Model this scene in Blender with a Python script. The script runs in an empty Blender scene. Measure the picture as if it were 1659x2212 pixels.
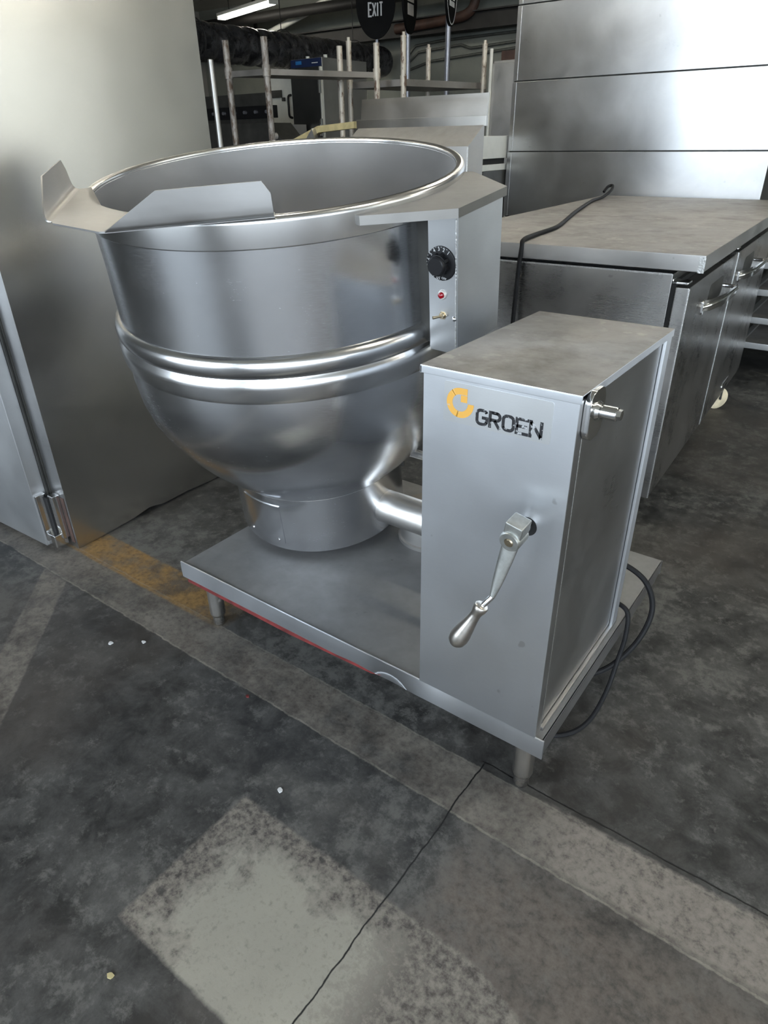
import bpy, bmesh, math, random
from mathutils import Vector, Matrix, Euler
PI = math.pi
random.seed(7)
scene = bpy.context.scene
COL = scene.collection

# ------------------------------------------------------------------ camera
cam_d = bpy.data.cameras.new('camera')
cam = bpy.data.objects.new('camera', cam_d)
COL.objects.link(cam)
cam.location = (0.4012, -0.8659, 1.2049)
cam.rotation_euler = (1.0572, 0.0157, 0.6357)
cam_d.sensor_fit = 'VERTICAL'
cam_d.sensor_height = 24.0
cam_d.lens = 24.0 * 1432.85 / 2212.0
cam_d.clip_start = 0.02
cam_d.clip_end = 200
scene.camera = cam

# ------------------------------------------------------------------ world, daylight, exposure
world = bpy.data.worlds.new('overcast_sky')
scene.world = world
world.use_nodes = True
wn = world.node_tree
wn.nodes.clear()
w_out = wn.nodes.new('ShaderNodeOutputWorld')
w_bg = wn.nodes.new('ShaderNodeBackground')
w_bg.inputs['Color'].default_value = (0.78, 0.89, 1.0, 1)
w_bg.inputs['Strength'].default_value = 3.6
wn.links.new(w_bg.outputs[0], w_out.inputs[0])
vs = scene.view_settings
vs.view_transform = 'Standard'
vs.look = 'None'
vs.exposure = 1.42
vs.gamma = 1.0
vs.use_curve_mapping = False
scene.cycles.max_bounces = 7
scene.cycles.adaptive_threshold = 0.02
scene.cycles.diffuse_bounces = 3
scene.cycles.glossy_bounces = 4
scene.cycles.caustics_reflective = False
scene.cycles.caustics_refractive = False


def portal(name, loc, rot, sx, sy):
    l = bpy.data.lights.new(name, 'AREA')
    l.shape = 'RECTANGLE'
    l.size, l.size_y = sx, sy
    l.cycles.is_portal = True
    o = bpy.data.objects.new(name, l)
    o.location, o.rotation_euler = loc, rot
    COL.objects.link(o)


# openings of the hall (front: roll-up doors behind the camera, right: loading door)
FY, RX, LX, BY, CZ = -4.0, 6.5, -10.6, 8.7, 3.15
FRONT_OPEN = [(-3.8, -0.9, 0.0, 2.95), (0.3, 5.8, 0.0, 2.95)]
RIGHT_OPEN = [(-3.0, -1.7, 0.0, 2.9), (1.0, 6.4, 0.0, 2.9)]
for (a, b, z0, z1) in FRONT_OPEN:
    portal('portal', ((a + b) / 2, FY, (z0 + z1) / 2), (PI / 2, 0, 0), b - a, z1 - z0)
for (a, b, z0, z1) in RIGHT_OPEN:
    portal('portal', (RX, (a + b) / 2, (z0 + z1) / 2), (PI / 2, 0, PI / 2), b - a, z1 - z0)


# ------------------------------------------------------------------ materials
class NT:
    def __init__(s, name):
        s.m = bpy.data.materials.new(name)
        s.m.use_nodes = True
        s.t = s.m.node_tree
        s.t.nodes.clear()
        s.out = s.t.nodes.new('ShaderNodeOutputMaterial')
        s.bsdf = s.t.nodes.new('ShaderNodeBsdfPrincipled')
        s.t.links.new(s.bsdf.outputs[0], s.out.inputs[0])
        s._co = None

    def new(s, k, **kw):
        n = s.t.nodes.new(k)
        for a, b in kw.items():
            setattr(n, a, b)
        return n

    def put(s, sock, v):
        if hasattr(v, 'links') or isinstance(v, bpy.types.NodeSocket):
            s.t.links.new(v, sock)
        else:
            if isinstance(v, tuple) and len(v) == 3 and sock.type == 'RGBA':
                v = v + (1,)
            sock.default_value = v

    @property
    def co(s):
        if s._co is None:
            s._co = s.new('ShaderNodeTexCoord').outputs['Object']
        return s._co

    def math(s, op, a, b=0.0, c=0.0, clamp=False):
        n = s.new('ShaderNodeMath', operation=op)
        n.use_clamp = clamp
        s.put(n.inputs[0], a); s.put(n.inputs[1], b); s.put(n.inputs[2], c)
        return n.outputs[0]

    def mapping(s, scale=(1, 1, 1), rot=(0, 0, 0), loc=(0, 0, 0)):
        n = s.new('ShaderNodeMapping')
        s.put(n.inputs['Vector'], s.co)
        n.inputs['Scale'].default_value = scale
        n.inputs['Rotation'].default_value = rot
        n.inputs['Location'].default_value = loc
        return n.outputs[0]

    def noise(s, scale, detail=4.0, rough=0.55, vec=None, dist=0.0):
        n = s.new('ShaderNodeTexNoise')
        s.put(n.inputs['Vector'], vec if vec is not None else s.co)
        n.inputs['Scale'].default_value = scale
        n.inputs['Detail'].default_value = detail
        n.inputs['Roughness'].default_value = rough
        n.inputs['Distortion'].default_value = dist
        return n.outputs[0]

    def ramp(s, f, a, b, lo=0.0, hi=1.0):
        n = s.new('ShaderNodeMapRange')
        n.clamp = True
        s.put(n.inputs[0], f)
        for i, x in enumerate((a, b, lo, hi)):
            n.inputs[i + 1].default_value = x
        return n.outputs[0]

    def mix(s, f, a, b):
        n = s.new('ShaderNodeMix', data_type='RGBA')
        s.put(n.inputs[0], f); s.put(n.inputs[6], a); s.put(n.inputs[7], b)
        return n.outputs[2]

    def bump(s, h, strength=0.2, dist=0.002):
        n = s.new('ShaderNodeBump')
        n.inputs['Strength'].default_value = strength
        n.inputs['Distance'].default_value = dist
        s.put(n.inputs['Height'], h)
        return n.outputs[0]

    def set(s, **kw):
        for k, v in kw.items():
            s.put(s.bsdf.inputs[k.replace('_', ' ')], v)
        return s


def plain(name, col, rough=0.5, metal=0.0, var=0.12, scale=12.0, bump=0.0, spec=0.5):
    n = NT(name)
    f = n.noise(scale, 5)
    lo = tuple(c * (1 - var) for c in col)
    hi = tuple(min(1, c * (1 + var)) for c in col)
    n.set(Base_Color=n.mix(n.ramp(f, .3, .7), lo, hi), Roughness=rough, Metallic=metal)
    n.bsdf.inputs['Specular IOR Level'].default_value = spec
    if bump:
        n.set(Normal=n.bump(f, bump))
    return n.m


def steel(name, col=(0.56, 0.57, 0.58), rough=0.3, var=0.1, aniso=0.6, smudge=0.08, dust=0.0,
          dust_col=(0.20, 0.18, 0.16), grain=(6, 6, 260), spots=0.0, dents=0.0, rust=0.0, tang='Z', fa=1.0, stain=0.0, scratch=0.0):
    """brushed stainless: long grain, cloudy wipe marks, dust on what faces up"""
    n = NT(name)
    cloud = n.noise(4.0, 5, .6, dist=.4)
    fine = n.noise(6.0, 3, .5, vec=n.mapping(grain))
    lo = tuple(c * (1 - var) for c in col)
    hi = tuple(min(1, c * (1 + var)) for c in col)
    c = n.mix(n.ramp(cloud, .3, .7), lo, hi)
    c = n.mix(n.math('MULTIPLY', n.ramp(fine, .35, .7), .12 * fa), c, tuple(x * .8 for x in col))
    r = n.math('ADD', n.ramp(cloud, .25, .75, rough - smudge, rough + smudge), n.ramp(fine, .3, .7, -.02 * fa, .02 * fa))
    if scratch:
        f2 = n.noise(5.0, 4, .6, vec=n.mapping((14, 14, 200), rot=(.5, .35, .2)))
        r = n.math('ADD', r, n.ramp(f2, .3, .7, -scratch, scratch))
        c = n.mix(n.ramp(f2, .62, .72, 0, .25), c, tuple(min(1, x * 1.15) for x in col))
    metal = 1.0
    if spots:
        sp = n.ramp(n.noise(30, 2, .4), .74, .78)
        c = n.mix(n.math('MULTIPLY', sp, spots), c, (.12, .11, .10))
    if rust:
        ru = n.ramp(n.noise(9, 6, .7), .62, .72)
        f = n.math('MULTIPLY', ru, rust)
        c = n.mix(f, c, (.16, .06, .025))
        r = n.math('ADD', r, n.math('MULTIPLY', f, .4))
        metal = n.math('SUBTRACT', 1.0, f)
    if dust:
        geo = n.new('ShaderNodeNewGeometry')
        sep = n.new('ShaderNodeSeparateXYZ')
        n.put(sep.inputs[0], geo.outputs['Normal'])
        up = n.ramp(sep.outputs[2], .6, .95)
        f = n.math('MULTIPLY', up, n.ramp(n.noise(7, 6, .65), .2, .62, dust * .75, dust))
        c = n.mix(f, c, n.mix(n.ramp(n.noise(25, 5, .6), .3, .7), tuple(x * .85 for x in dust_col), tuple(x * 1.2 for x in dust_col)))
        if stain:
            st = n.math('MULTIPLY', n.ramp(n.noise(34, 3, .5), .56, .62), n.ramp(n.noise(4.5, 3, .5, vec=n.mapping(loc=(.35, .1, .2))), .52, .62))
            c = n.mix(n.math('MULTIPLY', n.math('MULTIPLY', st, up), stain), c, (.44, .42, .39))
            dk = n.math('MULTIPLY', n.ramp(n.noise(6, 6, .7, vec=n.mapping(loc=(2.35, .1, .2))), .50, .66), up)
            c = n.mix(n.math('MULTIPLY', dk, stain * .8), c, (.10, .09, .08))
        r = n.math('ADD', r, n.math('MULTIPLY', f, .35))
        metal = n.math('SUBTRACT', 1.0, n.math('MULTIPLY', f, .75)) if not rust else n.math('SUBTRACT', metal, n.math('MULTIPLY', f, .75), clamp=True)
    n.set(Base_Color=c, Roughness=r, Metallic=metal)
    if aniso:
        t = n.new('ShaderNodeTangent', direction_type='RADIAL', axis=tang)
        n.set(Anisotropic=aniso, Anisotropic_Rotation=0.0)
        n.put(n.bsdf.inputs['Tangent'], t.outputs[0])
    if dents:
        n.set(Normal=n.bump(n.noise(2.2, 2, .4), dents, .03))
    else:
        n.set(Normal=n.bump(fine, .015, .001))
    return n.m


M = {}
M['kettle'] = steel('brushed_kettle_steel', (.70, .71, .73), .21, .06, .7, .04, grain=(5, 5, 300), scratch=.05)
M['inside'] = steel('kettle_inside_steel', (.58, .57, .56), .36, .05, .6, .04)
M['polish'] = steel('polished_rim_steel', (.66, .66, .66), .23, .05, .4, .04)
M['spout'] = steel('spout_sheet_steel', (.52, .515, .51), .42, .1, .2, .06)
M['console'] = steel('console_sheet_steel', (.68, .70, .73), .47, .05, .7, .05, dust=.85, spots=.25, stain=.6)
M['conside_shaded'] = steel('console_shaded_side_steel', (.50, .50, .50), .32, .12, .3, .06, spots=.3)  # darker copy of the console steel; shade of the side put into colour
M['tray'] = steel('tray_steel', (.46, .46, .465), .36, .1, .2, .06, dust=.7, dust_col=(.115, .113, .112), spots=.5)
M['lip'] = steel('tray_lip_steel', (.74, .76, .79), .48, .05, .7, .05, spots=.3)  # lip and console fronts brightened in colour to stand for more front light
M['leg'] = steel('leg_steel', (.60, .58, .55), .3, .2, .2, .1, rust=.35, spots=.5)
M['fridge'] = steel('refrigerator_sheet_steel', (.56, .545, .515), .25, .06, .3, .012, spots=.1, dents=.03, fa=.25)  # warm tint painted in for the warm reflections on the side
M['frdoor'] = steel('refrigerator_door_steel', (.64, .65, .66), .42, .06, .6, .04, spots=.15)  # lighter bluish copy, brightness of the front-facing door put into colour
M['counter'] = steel('worktop_steel', (.50, .49, .48), .33, .1, .5, .06, dust=.8, dust_col=(.24, .225, .21), spots=.3, dents=.1, stain=.5)
M['countside_shaded'] = steel('counter_shaded_side_steel', (.40, .39, .38), .29, .15, .0, .05, spots=.3, dents=.1, rust=.03)  # darker copy of the worktop steel, shade painted into its colour
M['hood'] = steel('hood_panel_steel', (.58, .585, .59), .32, .1, .0, .05, spots=.15, dents=.08)
M['back'] = steel('background_steel', (.50, .49, .47), .4, .12, .2, .08, dust=.4)
M['backdull'] = steel('dull_background_steel', (.40, .39, .375), .5, .12, .2, .08, dust=.9, dust_col=(.26, .24, .22))
M['chrome'] = plain('chrome', (.72, .72, .72), .12, 1.0, .05)
M['cast'] = plain('cast_handle_metal', (.50, .47, .43), .33, 1.0, .2, 40, .1)
M['arm'] = plain('crank_arm_metal', (.50, .51, .49), .42, 1.0, .2, 60, .1)
M['black'] = plain('black_plastic', (.008, .008, .009), .4, 0, .2, spec=.25)
M['rubber'] = plain('black_rubber_cord', (.010, .010, .011), .6, 0, .3, 40, spec=.2)
M['hole'] = plain('dark_hole', (.008, .008, .008), .9, 0, .2)  # near-black for the seal and for shade painted into holes and gaps
M['white'] = plain('white_print', (.6, .6, .6), .5, 0, .05)
M['red'] = plain('red_lamp_lens', (.25, .003, .01), .12, 0, .2)
M['redpaint'] = plain('red_painted_iron', (.12, .016, .015), .55, 0, .45, 30, .2)
M['ring'] = plain('pale_lamp_ring', (.65, .62, .58), .3, .3, .1)
M['brass'] = plain('old_brass', (.45, .38, .27), .35, 1, .2, 60)
M['caster'] = plain('ivory_wheel', (.62, .54, .38), .5, 0, .2, 30)
M['weld'] = plain('weld_seam', (.55, .55, .54), .35, 1, .2, 200, .5)
M['whitepaint'] = plain('white_enamel', (.62, .62, .57), .35, 0, .08, 8)
M['navy'] = plain('navy_panel', (.012, .022, .07), .35, 0, .2)
M['blue'] = plain('blue_sticker', (.02, .16, .42), .4, 0, .1)
M['galv'] = plain('galvanised_pole', (.30, .31, .35), .4, .8, .15, 30)
M['slate'] = plain('dark_equipment_paint', (.045, .044, .04), .5, .2, .3, 10)
M['beam'] = plain('dark_steel_beam', (.016, .015, .014), .6, .2, .4, 6, .2)
M['conduit'] = plain('grey_conduit', (.10, .105, .095), .5, .5, .2, 20)
M['rustpipe'] = plain('rust_brown_pipe', (.055, .028, .02), .6, .1, .4, 10, .3)
M['signblack'] = plain('sign_black', (.004, .004, .004), .6, 0, .3, spec=.1)
M['shelf'] = steel('rusty_shelf', (.34, .32, .30), .5, .2, .1, .1, rust=.5, dust=.6)
M['paleyellow'] = plain('pale_yellow_tone', (.42, .36, .19), .6, 0, .2, 20)  # yellow of a crumb, and of light reflected on the table edge
M['alum'] = steel('aluminium_cart', (.50, .50, .49), .4, .1, .1, .05, dust=.3)


def worn_print(name, col, under=(.58, .59, .60), lo=.50, hi=.56, scale=140):
    n = NT(name)
    f = n.ramp(n.noise(scale, 6, .75), lo, hi)
    n.set(Base_Color=n.mix(f, col, under), Roughness=.4, Metallic=n.math('MULTIPLY', f, .9))
    return n.m


M['groen'] = worn_print('worn_black_letters', (.008, .008, .01), lo=.585, hi=.62)
M['groen2'] = worn_print('more_worn_black_letters', (.008, .008, .01), lo=.53, hi=.58, scale=110)
M['logo'] = worn_print('worn_orange_logo', (.62, .33, .06), lo=.62, hi=.66)


def post_mat(name, light, dark, scale, lo, hi):
    n = NT(name)
    f = n.ramp(n.noise(scale, 5, .7, vec=n.mapping((1, 1, .35))), lo, hi)
    n.set(Base_Color=n.mix(f, light, dark), Roughness=.5, Metallic=.3)
    n.set(Normal=n.bump(f, .3, .002))
    return n.m


M['post'] = post_mat('worn_painted_post', (.60, .55, .47), (.16, .10, .07), 30, .52, .62)
M['postgrey'] = post_mat('mottled_grey_post', (.33, .31, .29), (.10, .07, .05), 34, .45, .6)


def duct_mat():
    n = NT('black_foil_duct_wrap')
    f = n.noise(9, 6, .7, dist=.6)
    n.set(Base_Color=n.mix(n.ramp(f, .35, .7), (.02, .02, .022), (.15, .15, .16)), Roughness=n.ramp(f, .3, .7, .15, .4), Metallic=.7)
    n.set(Normal=n.bump(f, .3, .015))
    return n.m


M['duct'] = duct_mat()


def emissive(name, col, s):
    n = NT(name)
    n.set(Base_Color=col, Emission_Color=col + (1,), Emission_Strength=s)
    return n.m


M['tube'] = emissive('fluorescent_tube', (1.0, .96, .86), 14.0)


def wall_mat(name, a, b, scale=1.2):
    n = NT(name)
    f = n.noise(scale, 7, .65)
    g = n.noise(14, 5, .7)
    c = n.mix(n.ramp(f, .3, .7), a, b)
    c = n.mix(n.ramp(g, .6, .75, 0, .5), c, tuple(x * .5 for x in a))
    n.set(Base_Color=c, Roughness=.85, Normal=n.bump(g, .2, .01))
    return n.m


M['wallback'] = wall_mat('grey_green_block_wall', (.14, .147, .13), (.20, .207, .182))
M['walldark'] = wall_mat('dark_plaster_wall', (.22, .215, .20), (.30, .29, .27))  # plain dark plaster tone for the left and front walls
M['ceiling'] = wall_mat('painted_concrete_ceiling', (.52, .50, .44), (.62, .60, .53))


def floor_mat():
    n = NT('worn_concrete_floor')
    # ragged coordinates so that painted edges are slightly uneven
    jit = n.new('ShaderNodeTexNoise'); n.put(jit.inputs['Vector'], n.co)
    jit.inputs['Scale'].default_value = 28; jit.inputs['Detail'].default_value = 5; jit.inputs['Roughness'].default_value = .7
    off = n.new('ShaderNodeVectorMath', operation='MULTIPLY_ADD')
    n.put(off.inputs[0], jit.outputs['Color']); off.inputs[1].default_value = (.014, .014, 0); off.inputs[2].default_value = (-.007, -.007, 0)
    ad = n.new('ShaderNodeVectorMath', operation='ADD'); n.put(ad.inputs[0], n.co); n.put(ad.inputs[1], off.outputs[0])
    sep = n.new('ShaderNodeSeparateXYZ'); n.put(sep.inputs[0], ad.outputs[0])
    X, Y = sep.outputs[0], sep.outputs[1]

    def half(a, b, c, soft=.004):   # a x + b y > c
        d = n.math('ADD', n.math('MULTIPLY', X, a), n.math('MULTIPLY', Y, b))
        return n.ramp(d, c - soft, c + soft)

    def AND(*fs):
        r = fs[0]
        for f in fs[1:]:
            r = n.math('MULTIPLY', r, f)
        return r

    def line(a, b, c, w):
        d = n.math('ABSOLUTE', n.math('SUBTRACT', n.math('ADD', n.math('MULTIPLY', X, a), n.math('MULTIPLY', Y, b)), c))
        return n.ramp(d, w * .4, w, 1, 0)

    big = n.noise(1.6, 7, .66, dist=.2)
    mid = n.noise(11, 8, .74, dist=.3)
    fine = n.noise(60, 6, .7)
    grit = n.noise(220, 4, .7)
    tone = n.math('ADD', n.math('MULTIPLY', big, .4), n.math('MULTIPLY', mid, .6))
    scuff = n.noise(21, 10, .8, dist=.15)
    base = n.mix(n.ramp(tone, .41, .60), (.016, .016, .016), (.080, .079, .075))
    base = n.mix(n.ramp(n.math('ADD', n.math('MULTIPLY', scuff, .6), n.math('MULTIPLY', big, .4)), .50, .57, 0, .65), base, (.135, .132, .123))
    base = n.mix(n.ramp(scuff, .30, .44, .6, 0), base, (.016, .016, .016))
    # brownish worn areas
    brown = n.ramp(n.noise(1.1, 5, .6, vec=n.mapping(loc=(3.1, 1.7, 0))), .5, .68, 0, .55)
    base = n.mix(brown, base, (.075, .064, .055))
    # brown patch right of the joint, in front of the band
    pb = AND(half(1, 0, .03, .03), half(0, -1, .10, .05))
    base = n.mix(n.math('MULTIPLY', pb, n.ramp(mid, .35, .55, .25, .85)), base, n.mix(n.ramp(fine, .35, .65), (.075, .062, .053), (.14, .118, .10)))
    # the paler bare band along x
    band = AND(half(0, 1, -.085), half(0, -1, -.042))
    bandtone = n.mix(n.ramp(n.math('ADD', n.math('MULTIPLY', mid, .6), n.math('MULTIPLY', fine, .4)), .40, .60), (.085, .074, .065), (.185, .168, .145))
    wear = n.ramp(n.noise(4.5, 7, .7, vec=n.mapping(loc=(.7, .2, 0))), .36, .52, .12, .95)
    col = n.mix(n.math('MULTIPLY', band, wear), base, bandtone)
    # right end of the band is wider and paler
    b2 = AND(half(1, 0, .15, .05), half(0, 1, -.075), half(0, -1, -.05))
    col = n.mix(n.math('MULTIPLY', b2, n.ramp(fine, .38, .6, .2, .9)), col, (.225, .20, .175))
    # diagonal band far left
    dg = AND(half(1, 1, -1.66), half(-1, -1, 1.531), half(0, -1, .09))
    col = n.mix(n.math('MULTIPLY', dg, n.ramp(mid, .3, .55, .35, .95)), col, bandtone)
    # yellow paint strip beside the refrigerator and kettle tray
    yl = AND(half(0, 1, .03), half(0, -1, -.155), half(-1, 0, .90, .05))
    ymask = n.math('MULTIPLY', yl, n.ramp(n.noise(6, 7, .7), .42, .56, .25, 1))
    col = n.mix(ymask, col, n.mix(n.ramp(fine, .35, .65), (.16, .095, .04), (.27, .165, .06)))
    # pale squarish patch near the camera
    pt = AND(half(1, 0, -.40), half(0, -1, .308), half(-.32, -1, .258), half(0, 1, -.613), half(-1, 0, -.30))
    dirty = n.ramp(n.math('ADD', X, n.math('MULTIPLY', n.math('SUBTRACT', mid, .5), .45)), -.36, -.27)
    dirty2 = n.ramp(n.math('ADD', n.math('MULTIPLY', Y, -1), n.math('MULTIPLY', n.math('SUBTRACT', mid, .5), .3)), .33, .40)
    dirty3 = n.ramp(n.math('ADD', X, n.math('MULTIPLY', n.math('SUBTRACT', fine, .5), .3)), -.02, .05, 1, .05)
    pale = n.mix(n.ramp(big, .35, .65), (.235, .222, .19), (.31, .295, .25))
    pale = n.mix(n.ramp(fine, .55, .75, 0, .45), pale, (.14, .128, .115))
    grub = n.mix(n.ramp(fine, .38, .62), (.065, .058, .052), (.21, .19, .165))
    pc = n.mix(AND(dirty, dirty2, dirty3), grub, pale)
    pm = n.math('MULTIPLY', pt, n.ramp(n.math('ADD', fine, n.math('MULTIPLY', AND(dirty, dirty2, dirty3), .5)), .36, .5, .55, 1))
    col = n.mix(pm, col, pc)
    # fine bright edges scored along the band
    ed = n.math('MAXIMUM', line(0, 1, -.086, .0035), n.math('MULTIPLY', line(0, 1, .043, .003), .6))
    col = n.mix(n.math('MULTIPLY', ed, n.ramp(mid, .4, .6, .15, .75)), col, (.26, .24, .20))
    # hairline crack: along x = -.032 then along y = .063
    wob = n.math('MULTIPLY', n.math('SUBTRACT', n.noise(9, 4, .6), .5), .02)
    sp2 = n.new('ShaderNodeSeparateXYZ'); n.put(sp2.inputs[0], n.co)
    cx = n.math('ABSOLUTE', n.math('ADD', n.math('ADD', sp2.outputs[0], .031), wob))
    cy = n.math('ABSOLUTE', n.math('ADD', n.math('SUBTRACT', sp2.outputs[1], .064), wob))
    lx = n.math('MULTIPLY', n.ramp(cx, .0008, .0022, 1, 0), n.ramp(sp2.outputs[1], .055, .07, 1, 0))
    ly = n.math('MULTIPLY', n.ramp(cy, .0008, .0026, 1, 0), n.ramp(sp2.outputs[0], -.04, -.03))
    crack = n.math('MAXIMUM', lx, ly)
    col = n.mix(crack, col, (.006, .006, .006))
    # pale dust and grit
    col = n.mix(n.ramp(grit, .70, .80, 0, .5), col, (.20, .19, .18))
    col = n.mix(n.ramp(fine, .30, .45, .35, 0), col, (.025, .024, .024))
    rough = n.ramp(mid, .3, .7, .42, .68)
    h = n.math('SUBTRACT', n.math('ADD', n.math('MULTIPLY', fine, .5), n.math('MULTIPLY', grit, .3)), n.math('MULTIPLY', crack, 2.0))
    n.set(Base_Color=col, Roughness=rough, Normal=n.bump(h, .25, .002))
    n.bsdf.inputs['Specular IOR Level'].default_value = .35
    return n.m


M['floor'] = floor_mat()


# ------------------------------------------------------------------ geometry helpers
class MB:
    """collects shapes in one bmesh; T is applied to every added shape"""

    def __init__(s, T=None):
        s.b = bmesh.new()
        s.T = T or Matrix()

    def _v(s, co):
        return s.b.verts.new(s.T @ Vector(co))

    def box(s, x0, x1, y0, y1, z0, z1, bev=0.0, seg=2, R=None):
        R = R or Matrix()
        vs_ = [s._v(R @ Vector((x, y, z))) for z in (z0, z1) for y in (y0, y1) for x in (x0, x1)]
        fs = [s.b.faces.new([vs_[i] for i in f]) for f in ((0, 2, 3, 1), (4, 5, 7, 6), (0, 1, 5, 4), (2, 6, 7, 3), (0, 4, 6, 2), (1, 3, 7, 5))]
        if bev:
            ed = list({e for f in fs for e in f.edges})
            bmesh.ops.bevel(s.b, geom=ed, offset=bev, segments=seg, affect='EDGES', profile=.5)
        return s

    def prism(s, pts, z0, z1, bev=0.0, R=None):
        R = R or Matrix()
        lo = [s._v(R @ Vector((p[0], p[1], z0))) for p in pts]
        hi = [s._v(R @ Vector((p[0], p[1], z1))) for p in pts]
        k = len(pts)
        fs = [s.b.faces.new(lo[::-1]), s.b.faces.new(hi)]
        for i in range(k):
            j = (i + 1) % k
            fs.append(s.b.faces.new((lo[i], lo[j], hi[j], hi[i])))
        if bev:
            ed = [e for e in fs[1].edges] + [e for e in fs[0].edges]
            bmesh.ops.bevel(s.b, geom=ed, offset=bev, segments=2, affect='EDGES', profile=.5)
        return s

    def lathe(s, prof, n=64, R=None, a0=0.0, a1=2 * PI):
        R = R or Matrix()
        full = abs(a1 - a0 - 2 * PI) < 1e-6
        rings = []
        for (r, z) in prof:
            if r < 1e-6:
                rings.append([s._v(R @ Vector((0, 0, z)))])
            else:
                rings.append([s._v(R @ Vector((r * math.cos(a0 + (a1 - a0) * i / n), r * math.sin(a0 + (a1 - a0) * i / n), z))) for i in range(n if full else n + 1)])
        for A, B in zip(rings, rings[1:]):
            m = n if full else n
            for i in range(m):
                j = (i + 1) % len(A) if len(A) > 1 else 0
                j2 = (i + 1) % len(B) if len(B) > 1 else 0
                q = [A[i if len(A) > 1 else 0], A[j], B[j2], B[i if len(B) > 1 else 0]]
                u = []
                for v in q:
                    if v not in u:
                        u.append(v)
                if len(u) > 2:
                    try:
                        s.b.faces.new(u)
                    except ValueError:
                        pass
        return s

    def cyl(s, p0, p1, r0, r1=None, n=24, bev=0.0):
        p0, p1 = Vector(p0), Vector(p1)
        r1 = r0 if r1 is None else r1
        d = p1 - p0
        L = d.length
        R = Matrix.Translation(p0) @ d.to_track_quat('Z', 'Y').to_matrix().to_4x4()
        if bev:
            prof = [(0, 0), (r0 - bev, 0), (r0, bev), (r1, L - bev), (r1 - bev, L), (0, L)]
        else:
            prof = [(0, 0), (r0, 0), (r1, L), (0, L)]
        return s.lathe(prof, n, R)

    def tube(s, pts, r, n=12, sub=6, closed_ends=True):
        """smooth tube through points (Catmull-Rom)"""
        P = [Vector(p) for p in pts]
        if sub > 1 and len(P) > 2:
            Q = []
            for i in range(len(P) - 1):
                a = P[max(i - 1, 0)]; b = P[i]; c = P[i + 1]; d = P[min(i + 2, len(P) - 1)]
                for k in range(sub):
                    t = k / sub
                    Q.append(.5 * ((2 * b) + (c - a) * t + (2 * a - 5 * b + 4 * c - d) * t * t + (3 * b - a - 3 * c + d) * t ** 3))
            Q.append(P[-1])
            P = Q
        rings = []
        up = None
        for i, p in enumerate(P):
            t = (P[min(i + 1, len(P) - 1)] - P[max(i - 1, 0)]).normalized()
            if up is None:
                up = t.orthogonal().normalized()
            up = (up - t * up.dot(t)).normalized()
            w = t.cross(up)
            rr = r(i / (len(P) - 1)) if callable(r) else r
            rings.append([s._v(p + rr * (math.cos(2 * PI * k / n) * up + math.sin(2 * PI * k / n) * w)) for k in range(n)])
        for A, B in zip(rings, rings[1:]):
            for i in range(n):
                s.b.faces.new((A[i], A[(i + 1) % n], B[(i + 1) % n], B[i]))
        if closed_ends:
            s.b.faces.new(rings[0][::-1]); s.b.faces.new(rings[-1])
        return s

    def grid(s, rows):
        """rows of points -> quads"""
        V = [[s._v(p) for p in r] for r in rows]
        for A, B in zip(V, V[1:]):
            for i in range(len(A) - 1):
                s.b.faces.new((A[i], A[i + 1], B[i + 1], B[i]))
        return s

    def ngon(s, pts):
        s.b.faces.new([s._v(p) for p in pts])
        return s

    def stroke(s, pts, w, d, R, closed=False):
        """flat letter stroke: 2-D polyline of width w, thickness d, placed with R"""
        P = [Vector((p[0], p[1])) for p in pts]
        k = len(P)
        L, Rr = [], []
        for i in range(k):
            a = P[i - 1] if (i > 0 or closed) else None
            c = P[(i + 1) % k] if (i < k - 1 or closed) else None
            d1 = (P[i] - a).normalized() if a is not None else None
            d2 = (c - P[i]).normalized() if c is not None else None
            d1 = d1 or d2; d2 = d2 or d1
            nn = Vector((-d1.y - d2.y, d1.x + d2.x))
            nn.normalize()
            cs = max(.4, nn.dot(Vector((-d1.y, d1.x))))
            L.append(P[i] + nn * (w / 2 / cs)); Rr.append(P[i] - nn * (w / 2 / cs))
        rng = range(k) if closed else range(k - 1)
        for i in rng:
            j = (i + 1) % k
            s.prism([Rr[i], Rr[j], L[j], L[i]], 0, d, R=R)
        return s

    def build(s, name, mat, parent=None, angle=35, loc=(0, 0, 0)):
        bmesh.ops.remove_doubles(s.b, verts=s.b.verts, dist=1e-6)
        bmesh.ops.recalc_face_normals(s.b, faces=s.b.faces)
        me = bpy.data.meshes.new(name)
        s.b.to_mesh(me); s.b.free()
        me.materials.append(M[mat] if isinstance(mat, str) else mat)
        for p in me.polygons:
            p.use_smooth = True
        me.set_sharp_from_angle(angle=math.radians(angle))
        o = bpy.data.objects.new(name, me)
        COL.objects.link(o)
        o.location = loc
        wm = o.modifiers.new('weighted_normals', 'WEIGHTED_NORMAL')
        wm.keep_sharp = True
        wm.weight = 50
        if parent is not None:
            o.parent = parent
        return o


def tag(o, label, cat, group=None):
    o['label'] = label
    o['category'] = cat
    if group:
        o['group'] = group
    return o


def thing(name, label, cat, loc=(0, 0, 0), rz=0.0, group=None):
    o = bpy.data.objects.new(name, None)
    o.empty_display_size = .1
    COL.objects.link(o)
    o.location = loc
    o.rotation_euler = (0, 0, rz)
    return tag(o, label, cat, group)


def struct(mb, name, mat, parent=None):
    o = mb.build(name, mat, parent)
    o['kind'] = 'structure'
    return o


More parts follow.
